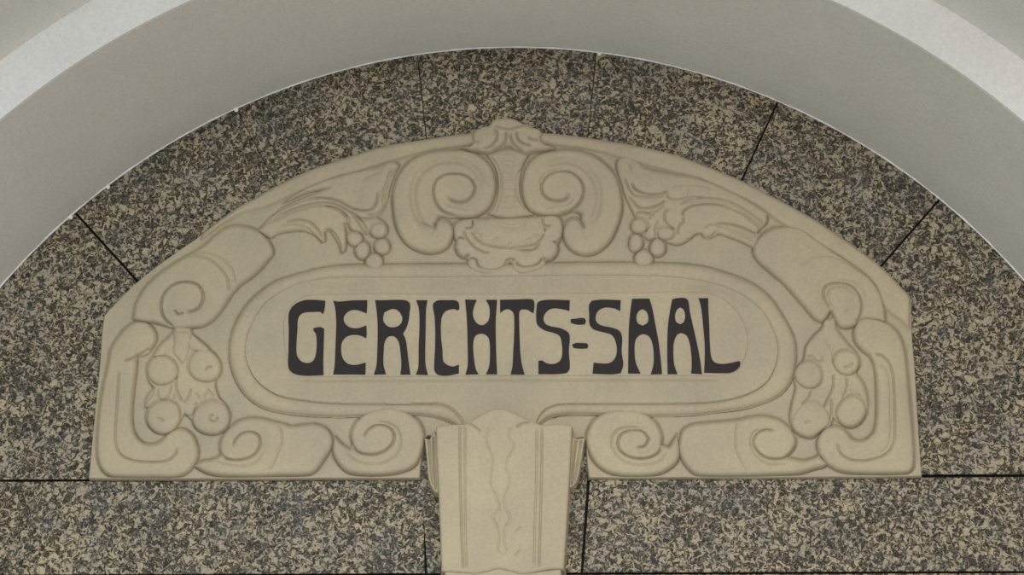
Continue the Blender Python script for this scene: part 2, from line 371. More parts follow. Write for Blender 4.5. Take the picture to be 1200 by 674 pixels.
# --- shell bowl below the volutes with its curling frame
SHELL = part('shell_frame', [D4([(85,240),(85,190),(115,150),(160,130),(220,120),(255,118),(450,118),(690,108),(870,98),(900,92),(960,90),(1010,110),(1042,160),(1045,230),(1030,290),(1000,340),(1004,390),(985,440),(945,480),(900,485),(895,530),(860,570),(790,595),(700,612),(640,600),(605,570),(595,515),(575,500),(555,530),(530,580),(470,605),(390,612),(310,605),(245,580),(212,540),(205,500),(215,478),(200,462),(160,455),(120,420),(103,370),(108,310),(92,290)])],
     PANEL, H=10, w=5, crown=4, wc=20,
     creases=[C_(D4, [(250,118),(258,170),(248,205),(215,212),(180,208)], depth=2.5, fade=4),
              C_(D4, [(240,232),(290,310),(370,360),(480,382),(600,385),(720,372),(800,350),(850,310),(888,245)], depth=1.5, step=1.5, wr=8, low='L', fade=5),
              C_(D4, [(880,100),(868,150),(885,190),(920,195),(942,175)], depth=2.3, fade=4),
              C_(D4, [(888,195),(888,250)], depth=2.6, fade=3),
              C_(D4, [(215,480),(250,475),(285,490),(300,535),(345,570),(440,580),(500,565),(540,530),(555,495),(590,478),(630,500)], depth=2.6, step=1.2, wr=6, low='L', fade=4),
              C_(D4, [(635,495),(650,530),(700,552),(770,548),(830,520),(870,465)], depth=2.6, step=1.0, wr=6, low='L', fade=4),
              C_(D4, [(172,215),(195,290),(260,370),(340,420),(420,430)], depth=2, fade=6),
              C_(D4, [(635,395),(720,408),(800,395),(850,330)], depth=2.2, step=1.5, wr=5, low='R', fade=5),
              C_(D4, [(110,310),(150,295),(190,310)], depth=2.6, fade=4),
              C_(D4, [(950,328),(985,335),(1004,350)], depth=2.6, fade=3),
              C_(D4, [(870,455),(880,480),(900,490)], depth=2.6, fade=3),
              C_(D4, [(180,460),(205,450),(225,425)], depth=2.6, fade=3)])
part('shell', [D4([(252,125),(450,120),(690,112),(866,104),(860,150),(884,195),(884,240),(850,300),(800,340),(720,360),(600,372),(480,370),(380,350),(305,310),(252,240),(262,190)])],
     PANEL, H=4, w=5, crown=5, wc=22, base=8, cover=False, ref=.026,
     creases=[C_(D4, [(455,130),(500,172),(590,190),(670,175),(725,130)], depth=2.6, step=2.4, wr=6, low='R', fade=4),
              C_(D4, [(262,262),(300,265),(335,278)], depth=2.6, fade=3),
              C_(D4, [(415,325),(450,315),(480,285)], depth=2.6, fade=3),
              C_(D4, [(560,352),(610,350)], depth=2.6, fade=3),
              C_(D4, [(700,325),(770,305)], depth=2.6, fade=3),
              C_(D4, [(780,265),(820,268),(850,250)], depth=1.2, fade=3)])

# --- fruit clusters hanging left and right
def fruit(par, poly, H=9, base=4, w=None, creases=()):
    xs = np.array(poly); r = min(np.ptp(xs[:, 0]), np.ptp(xs[:, 1])) / 2
    return part('fruit', [poly], par, H=H * .55, w=5, crown=H * .5, wc=r, base=base, creases=creases, ref=.024)
FRL = [ell(*D8([(222,285)])[0], 16.8, 17.8, -25), ell(*D8([(445,262)])[0], 19.3, 18.6, 20), ell(*D8([(230,530)])[0], 19.3, 19.8), ell(*D8([(482,535)])[0], 21.0, 20.0)]
FRR = [ell(*E1([(172,308)])[0], 16.2, 15.6), ell(*E1([(370,243)])[0], 15.2, 14.2),
       E1([(120,480),(160,450),(200,440),(245,470),(275,505),(282,560),(235,605),(185,635),(130,625),(90,590),(84,540)]),
       E1([(370,430),(420,420),(465,460),(472,510),(435,565),(380,582),(335,555),(318,510),(335,465)])]
CL = part('fruit_cluster', [D8([(285,50),(375,60),(378,95),(420,130),(460,165),(500,215),(530,270),(500,350),(520,430),(560,480),(560,560),(500,610),(430,600),(385,550),(342,512),(300,560),(240,600),(170,590),(145,540),(150,480),(135,480),(140,440),(180,380),(150,330),(150,280),(185,215),(175,215),(200,170),(260,110),(280,90)])],
     PANEL, H=5, w=5, crown=2, wc=18, rings=FRL,
     creases=[C_(D8, [(295,300),(300,390),(330,455)], depth=1.6, step=1.5, wr=5, low='L', fade=4),
              C_(D8, [(375,380),(360,430),(333,460)], depth=1.6, step=1.5, wr=5, low='L', fade=3),
              C_(D8, [(200,375),(205,425),(225,455),(255,420),(275,360)], depth=1.4, fade=4),
              C_(D8, [(180,395),(150,450)], depth=1.4, fade=3),
              C_(D8, [(290,400),(280,445)], depth=1.2, fade=3),
              C_(D8, [(398,400),(425,440)], depth=1.2, fade=3),
              C_(D8, [(440,435),(465,390),(500,425)], depth=1.4, fade=3),
              C_(D8, [(350,525),(385,530),(402,480),(400,450)], depth=1.6, step=1, low='L', fade=4)])
part('leaf', [D8([(290,55),(370,62),(376,95),(370,140),(362,190),(345,235),(328,255),(310,230),(280,190),(285,140),(285,95)])], CL, H=5, w=5, crown=2, wc=10, base=6, ref=.024,
     creases=[C_(D8, [(285,92),(330,88),(376,92)], depth=1, fade=3)])
part('leaf', [D8([(282,95),(250,120),(205,165),(178,212),(230,205),(270,180),(290,150)])], CL, H=5, w=5, base=5, ref=.024, cover=False)
part('leaf', [D8([(376,92),(420,130),(455,160),(475,190),(420,185),(370,178),(358,140)])], CL, H=5, w=5, base=5, ref=.024, cover=False)
fruit(CL, ell(*D8([(222,285)])[0], 16.8, 17.8, -25))
fruit(CL, ell(*D8([(445,262)])[0], 19.3, 18.6, 20), creases=[C_(D8, [(450,292),(468,272),(490,270)], depth=2, fade=2)])
fruit(CL, ell(*D8([(230,530)])[0], 19.3, 19.8), creases=[C_(D8, [(195,540),(215,545),(235,560)], depth=1.2, fade=2)])
fruit(CL, ell(*D8([(482,535)])[0], 21.0, 20.0), creases=[C_(D8, [(500,525),(480,528),(472,545),(490,560),(510,552),(515,532)], depth=1.6, fade=2)])
CR = part('fruit_cluster', [E1([(255,20),(310,10),(320,70),(370,140),(420,200),(438,250),(420,300),(455,350),(480,430),(475,510),(435,570),(380,588),(330,560),(300,530),(285,580),(240,605),(190,640),(130,630),(85,590),(75,530),(88,450),(105,380),(98,310),(145,235),(160,160),(205,100),(240,65)])],
     PANEL, H=5, w=5, crown=2, wc=18, rings=FRR[:2] + FRR[3:],
     creases=[C_(E1, [(300,305),(300,370),(275,430),(248,485)], depth=1.8, step=1.5, wr=6, low='L', fade=4),
              C_(E1, [(372,320),(370,380),(350,430)], depth=1.6, step=1, low='R', fade=4),
              C_(E1, [(185,385),(170,430),(130,470)], depth=1.6, step=1, low='R', fade=4),
              C_(E1, [(290,430),(292,500),(285,560)], depth=1.6, step=1.5, low='L', fade=4),
              C_(E1, [(150,215),(185,212),(215,240),(245,235),(240,205)], depth=1.3, fade=4),
              C_(E1, [(245,110),(290,180),(300,260)], depth=.8, fade=8),
              C_(E1, [(380,380),(420,410),(460,430)], depth=.8, fade=5)])
fruit(CR, ell(*E1([(172,308)])[0], 16.2, 15.6))
fruit(CR, ell(*E1([(370,243)])[0], 15.2, 14.2), creases=[C_(E1, [(350,272),(380,268),(410,248)], depth=1.5, fade=2)])
fruit(CR, E1([(120,480),(160,450),(200,440),(245,470),(275,505),(282,560),(235,605),(185,635),(130,625),(90,590),(84,540)]), w=16, creases=[C_(E1, [(145,570),(165,558),(185,565)], depth=1.2, fade=2)])
fruit(CR, E1([(370,430),(420,420),(465,460),(472,510),(435,565),(380,582),(335,555),(318,510),(335,465)]), w=15)

# --- leaf sprays and berries above the name field
def berry(par, f, cx, cy, rx, ry): 
    (x, y), = f([(cx, cy)]); (x2, y2), = f([(cx + rx, cy + ry)])
    return part('berry', [ell(x, y, x2 - x, y2 - y)], par, H=5, w=4, crown=4, wc=(x2 - x), base=3, ref=.024)
def ring_of(f, cx, cy, rx, ry):
    (x, y), (x2, y2) = f([(cx, cy), (cx + rx, cy + ry)]); return ell(x, y, x2 - x, y2 - y)
BL = ((430,330,68,58),(238,398,60,55),(300,490,58,66),(455,460,58,62),(392,580,70,62))
BR = ((195,228,60,60),(402,285,66,52),(170,360,54,66),(340,395,62,66),(230,482,70,66))
FL = part('leaf_spray', [
      [*A4([(8,472),(60,420),(130,370),(210,335),(290,300),(200,320),(110,360),(200,300),(300,262),(400,235),(470,222),(500,212),(520,200),(548,200),(565,215),(552,235),(530,290),(515,350),(495,395),(470,415),(505,440),(500,470),(440,480),(420,480),(380,470),(362,440),(350,452),(356,500),(350,545),(338,555),(325,520),(300,478),(285,465),(268,475),(272,510),(260,515),(235,490),(200,472),(150,470),(90,480),(55,500)])]],
      PANEL, H=5.5, w=5, crown=3, wc=22, rings=[ring_of(D2, *a) for a in BL],
      creases=[C_(D1, [(60,673),(180,610),(330,550),(430,522),(520,512),(610,520),(690,560),(760,600),(810,640),(840,680)], depth=2.0, step=2, wr=7, low='R', fade=8),
               C_(D1, [(110,673),(250,600),(400,548),(520,535),(600,552),(670,590),(715,640),(718,672)], depth=1.6, step=1.6, wr=7, low='L', fade=8),
               C_(D1, [(0,610),(150,530),(300,500),(450,478),(560,480),(650,505),(740,555),(820,575),(890,570),(930,535),(950,470),(960,410)], depth=2.2, step=2.8, wr=7, low='R', fade=8),
               C_(D1, [(1090,255),(1050,270),(1030,330),(1000,400),(985,470),(1000,530),(985,570),(930,600),(850,605)], depth=1.6, step=1, low='R', wr=6, fade=6),
               C_(D1, [(1100,250),(1060,300),(1035,370),(1015,450),(1010,540),(980,590),(920,630),(840,640),(800,620)], depth=2, step=1.6, low='R', wr=6, fade=6),
               C_(D1, [(820,350),(900,300),(960,280),(1000,235)], depth=1, step=.8, low='R', wr=6, fade=6),
               C_(D2, [(0,140),(70,145),(130,175),(180,225),(188,270),(170,292),(140,265)], depth=2.2, step=2.2, wr=6, low='L', fade=5, corner=85),
               C_(D2, [(0,318),(50,335),(90,380),(115,440),(130,490)], depth=2, step=2.2, wr=6, low='R', fade=5),
               C_(A4, [(110,440),(170,430),(215,440),(245,470),(266,508)], depth=1.8, step=1.5, wr=6, low='R', fade=6),
               C_(A4, [(90,455),(150,447),(200,462),(240,500)], depth=1.2, fade=6),
               C_(D2, [(220,200),(265,270),(300,330),(350,375),(400,390)], depth=1.8, step=1.2, low='L', wr=5, fade=4),
               C_(D2, [(240,205),(300,260),(330,320),(370,370)], depth=1.5, fade=4)])
for a in BL: berry(FL, D2, *a)
FR = part('leaf_spray', [
      [*D5([(20,140),(45,92),(90,80),(140,90),(190,125),(230,165),(300,195),(400,215),(520,235),(650,255),(760,290),(850,330),(950,375),(1050,430),(1130,480),(1200,530),(1190,600),(1150,640),(1110,690)]),
       *D6([(1150,290),(1095,400),(1000,350),(880,305),(820,285),(780,300),(745,318),(700,310),(690,285),(640,285),(590,325),(530,362),(480,372),(440,362),(400,350),(330,330),(260,330),(200,270),(175,180),(150,120),(110,40)]),
       *D5([(75,360),(55,290),(30,220)])]],
      PANEL, H=5.5, w=5, crown=3, wc=22, rings=[ring_of(D6, *a) for a in BR],
      creases=[C_(D5, [(140,285),(150,325),(200,365),(280,385),(350,382),(425,358)], depth=2.2, step=2.5, wr=6, low='R', fade=4),
               C_(D5, [(75,245),(110,330),(150,385),(200,400),(300,400),(400,388)], depth=1.8, step=1, wr=5, low='R', fade=5),
               C_(D5, [(100,390),(150,440),(190,485),(260,492),(340,470),(410,425)], depth=2.0, step=2, wr=6, low='R', fade=5),
               C_(D5, [(100,420),(105,500),(150,560),(200,520),(280,530),(350,500),(400,450)], depth=1.4, fade=5),
               C_(D5, [(90,120),(120,160),(135,215)], depth=1, fade=5),
               C_(D5, [(420,360),(412,390),(435,418),(500,425),(600,405),(700,412)], depth=1.6, fade=4),
               C_(D5, [(430,350),(480,322),(560,315),(700,322),(800,350)], depth=.7, fade=7),
               C_(D5, [(582,325),(582,365),(565,400)], depth=.8, fade=4),
               C_(D5, [(500,470),(620,420),(760,415),(880,435),(1000,490),(1100,560),(1190,630)], depth=1.6, step=1.2, wr=5, low='R', fade=8),
               C_(D5, [(560,460),(650,435),(800,440),(920,480),(1040,550),(1180,660)], depth=1.0, fade=8),
               C_(D5, [(540,565),(540,520),(600,480),(690,462),(800,465),(900,490),(1020,550),(1160,660)], depth=2, step=1.6, wr=5, low='L', fade=5),
               C_(D6, [(545,160),(540,195),(505,235),(495,275),(500,300)], depth=1.8, step=1.6, low='R', wr=6, fade=3),
               C_(D6, [(780,215),(850,213),(950,228),(1050,265),(1140,312)], depth=2, step=2.2, wr=6, low='R', fade=6),
               C_(D6, [(690,270),(730,230),(790,222),(860,240),(960,275),(1100,325)], depth=1.0, fade=6),
               C_(D6, [(860,270),(960,300),(1100,350)], depth=1.0, fade=6),
               C_(D6, [(800,262),(780,290),(745,315),(695,312)], depth=1.6, fade=3),
               C_(D6, [(430,95),(395,130),(398,190),(440,240),(480,260)], depth=1.8, step=1.2, low='L', wr=5, fade=4),
               C_(D6, [(348,180),(325,230),(322,290),(335,320)], depth=1.6, fade=4),
               C_(D6, [(175,130),(200,125),(300,140),(260,190)], depth=1.4, fade=4, corner=80),
               C_(D6, [(290,215),(250,265),(225,330)], depth=1.4, fade=4),
               C_(D6, [(275,330),(275,390)], depth=1.2, fade=3)])
for a in BR: berry(FR, D6, *a)

# --- name field: moulded oval ring, plate, letters
ring_out = [(271,429),(269.5,402),(275.6,380),(290,356),(313.6,335),(330,327),(371,315.5),(404,311),(466,310),(537,309.5),(600,309.5),(680,308),(781,308.5),(824,312.5),(851,320),(881,332),(902.7,349),(919,373),(930,395),(932.5,415),(929,441),(913,462),(880,475.5),(845,481),(809,485),(739,486),(690,484),(655,485),(640,490),(625,500),(545,502),(525,492),(505,486),(480,484),(404,487),(366,486),(330,482),(303,474),(283,456)]
ring_in = [(290,425),(289,402),(296,380),(312,356),(332,342),(352,333),(385,327),(430,326),(537,325.5),(680,324),(770,324.5),(815,329),(845,336),(872,348),(893,366),(905,386),(911,408),(908,430),(897,449),(876,462),(845,470),(800,473),(700,473.5),(656,474),(641,479),(632,488),(626,501),(546,503),(537,488),(527,479),(514,474.5),(480,474),(394,473),(360,470),(325,463),(302,447)]
ring_outS = smooth(ring_out); ring_inS = smooth(ring_in)
part('oval_moulding', [ring_out, ring_in], PANEL, H=7.2, w=8, crown=1, wc=9, cover=True, skirt=1.8, foot=1.5)
plate = [(332,392),(333,373),(341,357),(356,347.5),(378,344.5),(600,344),(700,343),(820,342.5),(842,347),(859,359),(872,378),(876.5,398),(873,419),(862,434),(845,440),(820,440.5),(600,440.5),(378,441.5),(355,438),(341,427),(334,411)]
plateS = smooth(plate)
PLATE = part('name_plate', [plate], PANEL, H=2.6, w=2.0, base=0, cover=True, ref=.016, foot=2, skirt=2.4)

LETTERS = [
 (LA, [(262,98),(200,93),(150,97),(105,120),(80,160),(80,250),(78,350),(78,430),(95,455),(130,468),(200,472),(253,470),(252,400),(255,300),(257,238),(235,230),(205,235),(203,245),(215,262),(220,300),(218,350),(208,390),(190,407),(165,410),(140,400),(120,370),(117,320),(122,240),(125,190),(140,165),(165,155),(200,153),(235,152),(252,163),(260,130)], []),
 (LA, [(303,98),(330,102),(400,96),(473,95),(472,130),(470,160),(445,150),(410,142),(375,153),(355,180),(358,205),(375,225),(400,235),(430,235),(468,222),(470,255),(468,285),(440,272),(400,268),(365,280),(345,310),(342,350),(350,385),(370,410),(400,420),(430,418),(465,408),(464,468),(400,467),(303,467),(310,420),(315,300),(318,200),(312,130)], []),
 (LA, [(513,95),(560,95),(620,93),(670,97),(688,115),(685,160),(680,200),(668,235),(652,262),(665,290),(672,330),(680,400),(690,468),(640,468),(645,420),(640,350),(632,305),(615,280),(595,273),(575,280),(560,305),(555,360),(555,420),(567,466),(507,468),(520,420),(525,320),(526,220),(520,140)],
      [[(600,138),(630,148),(650,185),(640,215),(610,231),(575,225),(553,195),(558,155)]]),
 (LA, [(720,95),(775,95),(768,140),(766,250),(764,350),(766,420),(777,470),(718,468),(730,430),(732,330),(736,220),(733,140)], []),
 (LA, [(935,140),(932,108),(915,96),(870,95),(830,96),(808,108),(803,125),(812,180),(815,300),(810,440),(818,460),(835,470),(880,472),(933,462),(933,418),(905,428),(875,420),(855,400),(850,340),(843,270),(845,190),(860,155),(885,142),(912,138),(925,145)], []),
 (LA, [(965,92),(1022,93),(1008,130),(1003,165),(1015,200),(1040,220),(1065,215),(1085,190),(1087,130),(1070,93),(1125,93),(1118,200),(1120,350),(1125,466),(1070,466),(1085,430),(1090,360),(1085,290),(1068,268),(1040,262),(1015,275),(1005,310),(1008,380),(1018,440),(1032,466),(967,468),(978,420),(977,300),(973,180)], []),
 (D7, [(147,122),(250,120),(350,118),(370,130),(372,165),(366,208),(350,200),(325,185),(290,182),(273,200),(272,280),(275,380),(280,480),(290,550),(307,612),(216,612),(228,560),(234,450),(240,330),(238,220),(225,195),(200,182),(170,190),(147,207)], []),
 (LB, [(290,95),(288,148),(250,138),(205,135),(175,150),(158,180),(165,210),(190,225),(240,235),(280,255),(290,280),(285,350),(290,435),(275,460),(230,465),(133,465),(133,400),(150,398),(175,412),(210,415),(240,400),(252,370),(250,310),(240,275),(210,258),(165,245),(130,220),(122,190),(125,120),(135,102),(180,93)], []),
 (LB, [(545,95),(543,148),(515,135),(470,130),(435,145),(420,175),(425,205),(450,222),(500,233),(540,250),(553,285),(550,350),(558,420),(545,460),(500,466),(405,463),(410,408),(450,413),(490,410),(515,390),(527,350),(520,300),(500,268),(460,255),(410,240),(390,215),(388,170),(387,120),(400,98),(450,92)], []),
 (LB, [(603,88),(690,87),(705,140),(720,220),(735,300),(745,380),(753,465),(697,467),(710,420),(712,360),(705,310),(690,278),(665,265),(640,270),(620,295),(615,350),(622,410),(645,463),(583,462),(585,330),(588,220),(597,130)],
      [[(655,138),(675,150),(685,180),(680,208),(655,223),(632,210),(624,180),(635,150)]]),
 (LB, [(805,90),(830,85),(870,85),(885,100),(892,150),(910,230),(930,320),(945,400),(953,465),(900,462),(903,420),(900,360),(890,300),(875,270),(850,257),(828,268),(812,310),(810,370),(815,420),(830,465),(782,466),(780,350),(783,230),(795,140)],
      [[(845,130),(862,142),(870,175),(862,205),(845,216),(825,205),(818,175),(828,142)]]),
 (LB, [(938,85),(985,85),(985,130),(990,220),(993,310),(1000,380),(1015,405),(1050,415),(1100,410),(1140,400),(1146,410),(1140,430),(1115,450),(1080,460),(965,458),(967,420),(968,330),(960,220),(950,130)], []),
 (LB, [(295,190),(320,188),(345,184),(365,186),(371,200),(365,215),(340,217),(315,214),(295,207)], []),
 (LB, [(302,318),(320,310),(375,311),(383,322),(378,335),(345,337),(310,334)], []),
]
LH = BASE + 2.6                                     # face of the plate
def letter(f, outer, holes, i):
    cu = bpy.data.curves.new('letter', 'CURVE'); cu.dimensions = '2D'; cu.fill_mode = 'BOTH'
    cu.extrude = .0016; cu.bevel_depth = .0005; cu.bevel_resolution = 1; cu.offset = -.0004
    for ring in [outer] + holes:
        p = smooth(f(ring), True, 5, 50); x, z = wall_xz(p[:, 0], p[:, 1], LH * MM)
        sp = cu.splines.new('POLY'); sp.points.add(len(x) - 1)
        for k in range(len(x)): sp.points[k].co = (x[k], z[k], 0, 1)
        sp.use_cyclic_u = True
    tmp = bpy.data.objects.new('tmp', cu); COL.objects.link(tmp)
    dg = bpy.context.evaluated_depsgraph_get(); me = bpy.data.meshes.new_from_object(tmp.evaluated_get(dg))
    COL.objects.unlink(tmp); bpy.data.objects.remove(tmp)
    n = len(me.vertices); co = np.empty(n * 3); me.vertices.foreach_get('co', co); co = co.reshape(-1, 3)
    co = np.stack([co[:, 0], -LH * MM - co[:, 2], co[:, 1]], -1)
    me.vertices.foreach_set('co', co.ravel()); me.flip_normals(); me.update()
    me.materials.clear(); me.materials.append(INK)
    nm = 'hyphen' if i >= 12 else 'letter'
    me.name = nm; o = bpy.data.objects.new(nm, me); COL.objects.link(o); o.parent = PLATE
    o['label'] = 'black painted hyphen bar' if i >= 12 else 'black painted letter ' + 'GERICHTSSAAL'[i]
    return o
for i, (f, o_, h_) in enumerate(LETTERS): letter(f, o_, h_, i)

# --- outline of the panel, rim moulding, slab
slab = ([(103,561.5),(106,530),(111,480),(116,430),(120,378),(123,368),(132,358),(159,331),(195,303),(238,273),(278,243),(300,231),(324,217.5),(359,200.6),(404,185),(448,171.5),(493,164),(540,157),(600,154),(660,157.5),(717,165.5),(733,168),(787,180),(824,193),(868,211),(893.5,224),(930,243),(967,265),(1031,311),(1059.4,339.7),(1066.5,349),(1070,400),(1073,435),(1077,503),(1081,558.5),(1000,559.5),(690,560.5),(688,545),(686.5,520),(684,513),(672,515),(520,513),(501,511),(497,515),(494,535),(492,561),(400,561),(250,561.5)])
slab_rim_in = ([(236,279),(278,251),(316,240-.5),(340,228),(359,220),(389,208),(419,200),(460,187),(500,176.5),(552,169),(600,166),(650,169),(700,176),(728,184),(752,191),(787,200),(819,208),(853.5,223),(888,240),(915,260),(960,285),(1002,311),(1026,332.6),(1037,358.7),(1058,376),(1066,384)])
SLABP = smooth(slab, True, 5, 45)
rim_poly = [p for p in slab if p[1] < 279.5 and p[0] < 600] + [p for p in slab if p[0] >= 600 and p[1] < 400 and p[0] <= 1070] + slab_rim_in[::-1]
part('rim_moulding', [rim_poly], PANEL, H=6.5, w=6, crown=.5, wc=9, base=0, foot=2.0, skirt=2.4, corner=45)

X, Y = np.meshgrid(GX, GY)
d = sdist(X, Y, [SLABP])
rin = inside(X, Y, ring_inS) & (Y < 500)
dpl = -sdist(X, Y, [plateS])                     # distance outside the plate
drin = sdist(X, Y, [ring_inS])
field = np.zeros(X.shape)
# hollow field between oval moulding and plate
t = np.clip(dpl / np.maximum(dpl + np.maximum(drin, 0), 1e-3), 0, 1)
field = np.where(rin & (dpl > 0), 7 * sstep(t) ** .8, field)
# the ground dips towards the foot of each relief part and round the oval moulding
dro = -sdist(X, Y, [ring_outS])
field -= np.where(dro > 0, 1.6 * np.exp(-(dro / 9.0) ** 2), 0)
cv = -COVER
field -= np.where((cv > 0) & ~rin, 6.0 * np.exp(-(cv / 1.9) ** 2) + 1.2 * np.exp(-(cv / 8.0) ** 2), 0)
for c in [C_(E2, [(0,92),(120,95),(240,96),(320,125),(385,180),(440,262)], depth=1.2, fade=4),
          C_(E2, [(60,150),(160,155),(260,175),(340,215)], depth=1.0, fade=6),
          C_(E3, [(160,230),(220,185),(300,170),(450,170),(580,175)], depth=1.0, fade=6),
          dict(pts=[(345,446.5),(420,446.5),(600,446),(760,445.5),(850,446)], depth=.9, fade=15)]:
    field += crease(X, Y, **c)
edge = 3 + dome(d, 1.6) * (BASE - 3)
H = np.where(d > 0, edge + field * sstep(d / 4) + wobble(X, Y) * .7 * sstep(d / 6), 3 + d * 25)
H = np.maximum(H, -4)
# the keystone stands through the lower edge: the slab stops behind its face
KEYFACE = smooth(A6([(98,128),(150,120),(205,119),(222,110),(250,92),(300,67),(340,61),(380,76),(430,100),(455,110),(490,121),(560,118),(601,127),(597,200),(100,220)]), True, 5)
keep = (d > -1.0) & (COVER < 7) & (sdist(X, Y, [KEYFACE]) < 12)
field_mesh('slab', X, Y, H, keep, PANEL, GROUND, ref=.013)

# ------------------------------------------------------------------ keystone console under the panel
GX2 = np.arange(490, 700, STEP); GY2 = np.arange(470, 720, STEP)
KEY = empty('keystone_console', (0, 0, 0), 'beige painted keystone bracket with fluted sides below the carved sign, cut by the lower picture edge', 'keystone')
KEY['label'] = 'beige painted keystone bracket with fluted sides and wavy centre tongue, directly below the carved sign'
def key_part(name, outlines, top, w=4, foot=0.0, creases=(), extra=None, ref=.05, corner=58):
    X, Y = np.meshgrid(GX2, GY2); d = sdist(X, Y, [smooth(o, True, 5, corner) for o in outlines])
    h = top - 6 + 6 * dome(d, w)
    for c in creases: h = h + crease(X, Y, **c)
    if extra is not None: h = h + extra(X, Y, d)
    h = np.where(d > 0, h, np.maximum(top - 6 + d * 28, foot - 2))
    return field_mesh(name, X, Y, h, d > -3.2, KEY, RELIEF, ref)
tongue_l = A6([(300,125),(283,165),(288,205),(308,250),(300,300),(300,345),(325,400),(330,430),(305,460),(322,500),(330,540),(325,580),(340,608)])
tongue_r = A6([(385,125),(368,165),(388,200),(370,235),(357,275),(372,330),(350,395),(355,430),(372,465),(350,510),(352,560),(360,585),(345,608)])
def head(X, Y, d):
    # the lobed head swells forward, the face below is slightly hollow
    a = np.exp(-(((X - 588) / 30) ** 2 + ((Y - 492) / 14) ** 2))
    tp = np.array(smooth(tongue_l, False, 4).tolist() + smooth(tongue_r, False, 4)[::-1].tolist())
    dt = sdist(X, Y, [tp])
    return 4.0 * a + 1.2 * sstep((dt + 1) / 5) - 5.0 * sstep((Y - 500) / 160)
key_part('face', [A6([(98,128),(150,120),(205,119),(222,110),(250,92),(300,67),(340,61),(380,76),(430,100),(455,110),(490,121),(560,118),(601,127),(597,200),(589,350),(580,500),(570,655),(520,655),(450,668),(410,672),(380,664),(330,653),(290,662),(250,670),(200,668),(118,662),(112,500),(106,350),(100,220)])], 58, w=3.5, foot=0,
  creases=[C_(A6, [(186,122),(187,300),(192,500),(198,655)], depth=1.8, fade=6),
           C_(A6, [(205,122),(205,300),(206,500),(210,655)], depth=1.4, fade=6),
           C_(A6, [(470,122),(468,300),(462,500),(460,655)], depth=1.2, fade=10),
           C_(A6, [(489,124),(487,300),(482,500),(478,655)], depth=1.6, fade=8),
           dict(pts=tongue_l, depth=.7, fade=8), dict(pts=tongue_r, depth=.7, fade=8),
           C_(A6, [(215,114),(240,130),(265,150)], depth=1.5, fade=4),
           C_(A6, [(390,135),(415,120),(450,112)], depth=1.6, step=1.5, wr=6, low='R', fade=4),
           C_(A6, [(388,520),(415,495)], depth=1, fade=3), C_(A6, [(385,610),(412,580)], depth=1, fade=3)], extra=head)
key_part('side_flute', [A6([(54,166),(72,172),(92,140),(101,160),(110,250),(112,372),(98,372),(82,352),(68,312),(62,240)])], 34, w=3, foot=0, ref=.034,
  creases=[C_(A6, [(72,172),(76,250),(86,345)], depth=2.5, fade=3), C_(A6, [(88,160),(90,250),(97,360)], depth=2.5, fade=3)])
key_part('side_flute', [A6([(596,150),(612,168),(648,166),(642,200),(632,262),(620,320),(602,350),(588,352),(580,300),(586,200)])], 34, w=3, foot=0, ref=.034,
  creases=[C_(A6, [(634,172),(624,240),(608,335)], depth=2.5, fade=3), C_(A6, [(616,172),(606,240),(598,345)], depth=2.5, fade=3)])
key_part('lower_scroll', [A6([(128,655),(250,660),(330,645),(420,660),(560,650),(562,720),(558,790),(500,805),(350,812),(200,806),(134,790)])], 50, w=6, foot=0)

# ------------------------------------------------------------------ the setting
def add_mesh(name, verts, faces, mat, parent=None, smooth_=False, kind=None):
    me = bpy.data.meshes.new(name); me.from_pydata([tuple(map(float, v)) for v in verts], [], faces); me.update()
    if smooth_: me.polygons.foreach_set('use_smooth', [True] * len(me.polygons))
    me.materials.append(mat); o = bpy.data.objects.new(name, me); COL.objects.link(o)
    if parent is not None: o.parent = parent
    if kind: o['kind'] = kind
    return o

CZ = 1.908; R0 = 1.3155                     # springing height and radius of the arch, centred on X = 0
DEP = .48; R1 = R0 + .096
WB = add_mesh('wall_back', [(-2.2,.012,0),(2.2,.012,0),(2.2,.012,4.2),(-2.2,.012,4.2),(-2.2,.2,0),(2.2,.2,0),(2.2,.2,4.2),(-2.2,.2,4.2)],
              [(0,1,2,3),(5,4,7,6),(1,5,6,2),(4,0,3,7),(3,2,6,7),(4,5,1,0)], JOINT, kind='structure')

def arc_pts(pa, pb, n=24):
    """points on the arch circle between two points given in image pixels"""
    (xa, za), (xb, zb) = [tuple(float(v) for v in wall_xz(*p)) for p in (pa, pb)]
    a0, a1 = math.atan2(za - CZ, xa), math.atan2(zb - CZ, xb)
    return [(R0 * math.cos(a0 + (a1 - a0) * k / n), CZ + R0 * math.sin(a0 + (a1 - a0) * k / n)) for k in range(n + 1)]

from mathutils.geometry import tessellate_polygon
from mathutils import Vector
import bmesh
def block(pts, y0=0.0):
    """a speckled stone block: polygon in X, Z with softened arrises"""
    c = np.array(pts); 
    bm = bmesh.new()
    vs = [bm.verts.new((x, .010, z)) for x, z in pts]
    f = bm.faces.new(vs)
    r = bmesh.ops.extrude_face_region(bm, geom=[f])
    top = [v for v in r['geom'] if isinstance(v, bmesh.types.BMVert)]
    for v in top: v.co.y = y0
    bmesh.ops.recalc_face_normals(bm, faces=bm.faces)
    ed = [e for e in bm.edges if all(v in top for v in e.verts)]
    bmesh.ops.bevel(bm, geom=ed, offset=.0016, segments=2, affect='EDGES', profile=.6)
    me = bpy.data.meshes.new('stone_block'); bm.to_mesh(me); bm.free(); me.materials.append(STONE)
    o = bpy.data.objects.new('stone_block', me); COL.objects.link(o); o.parent = WB
    return o
W = lambda *p: tuple(float(v) for v in wall_xz(*p))
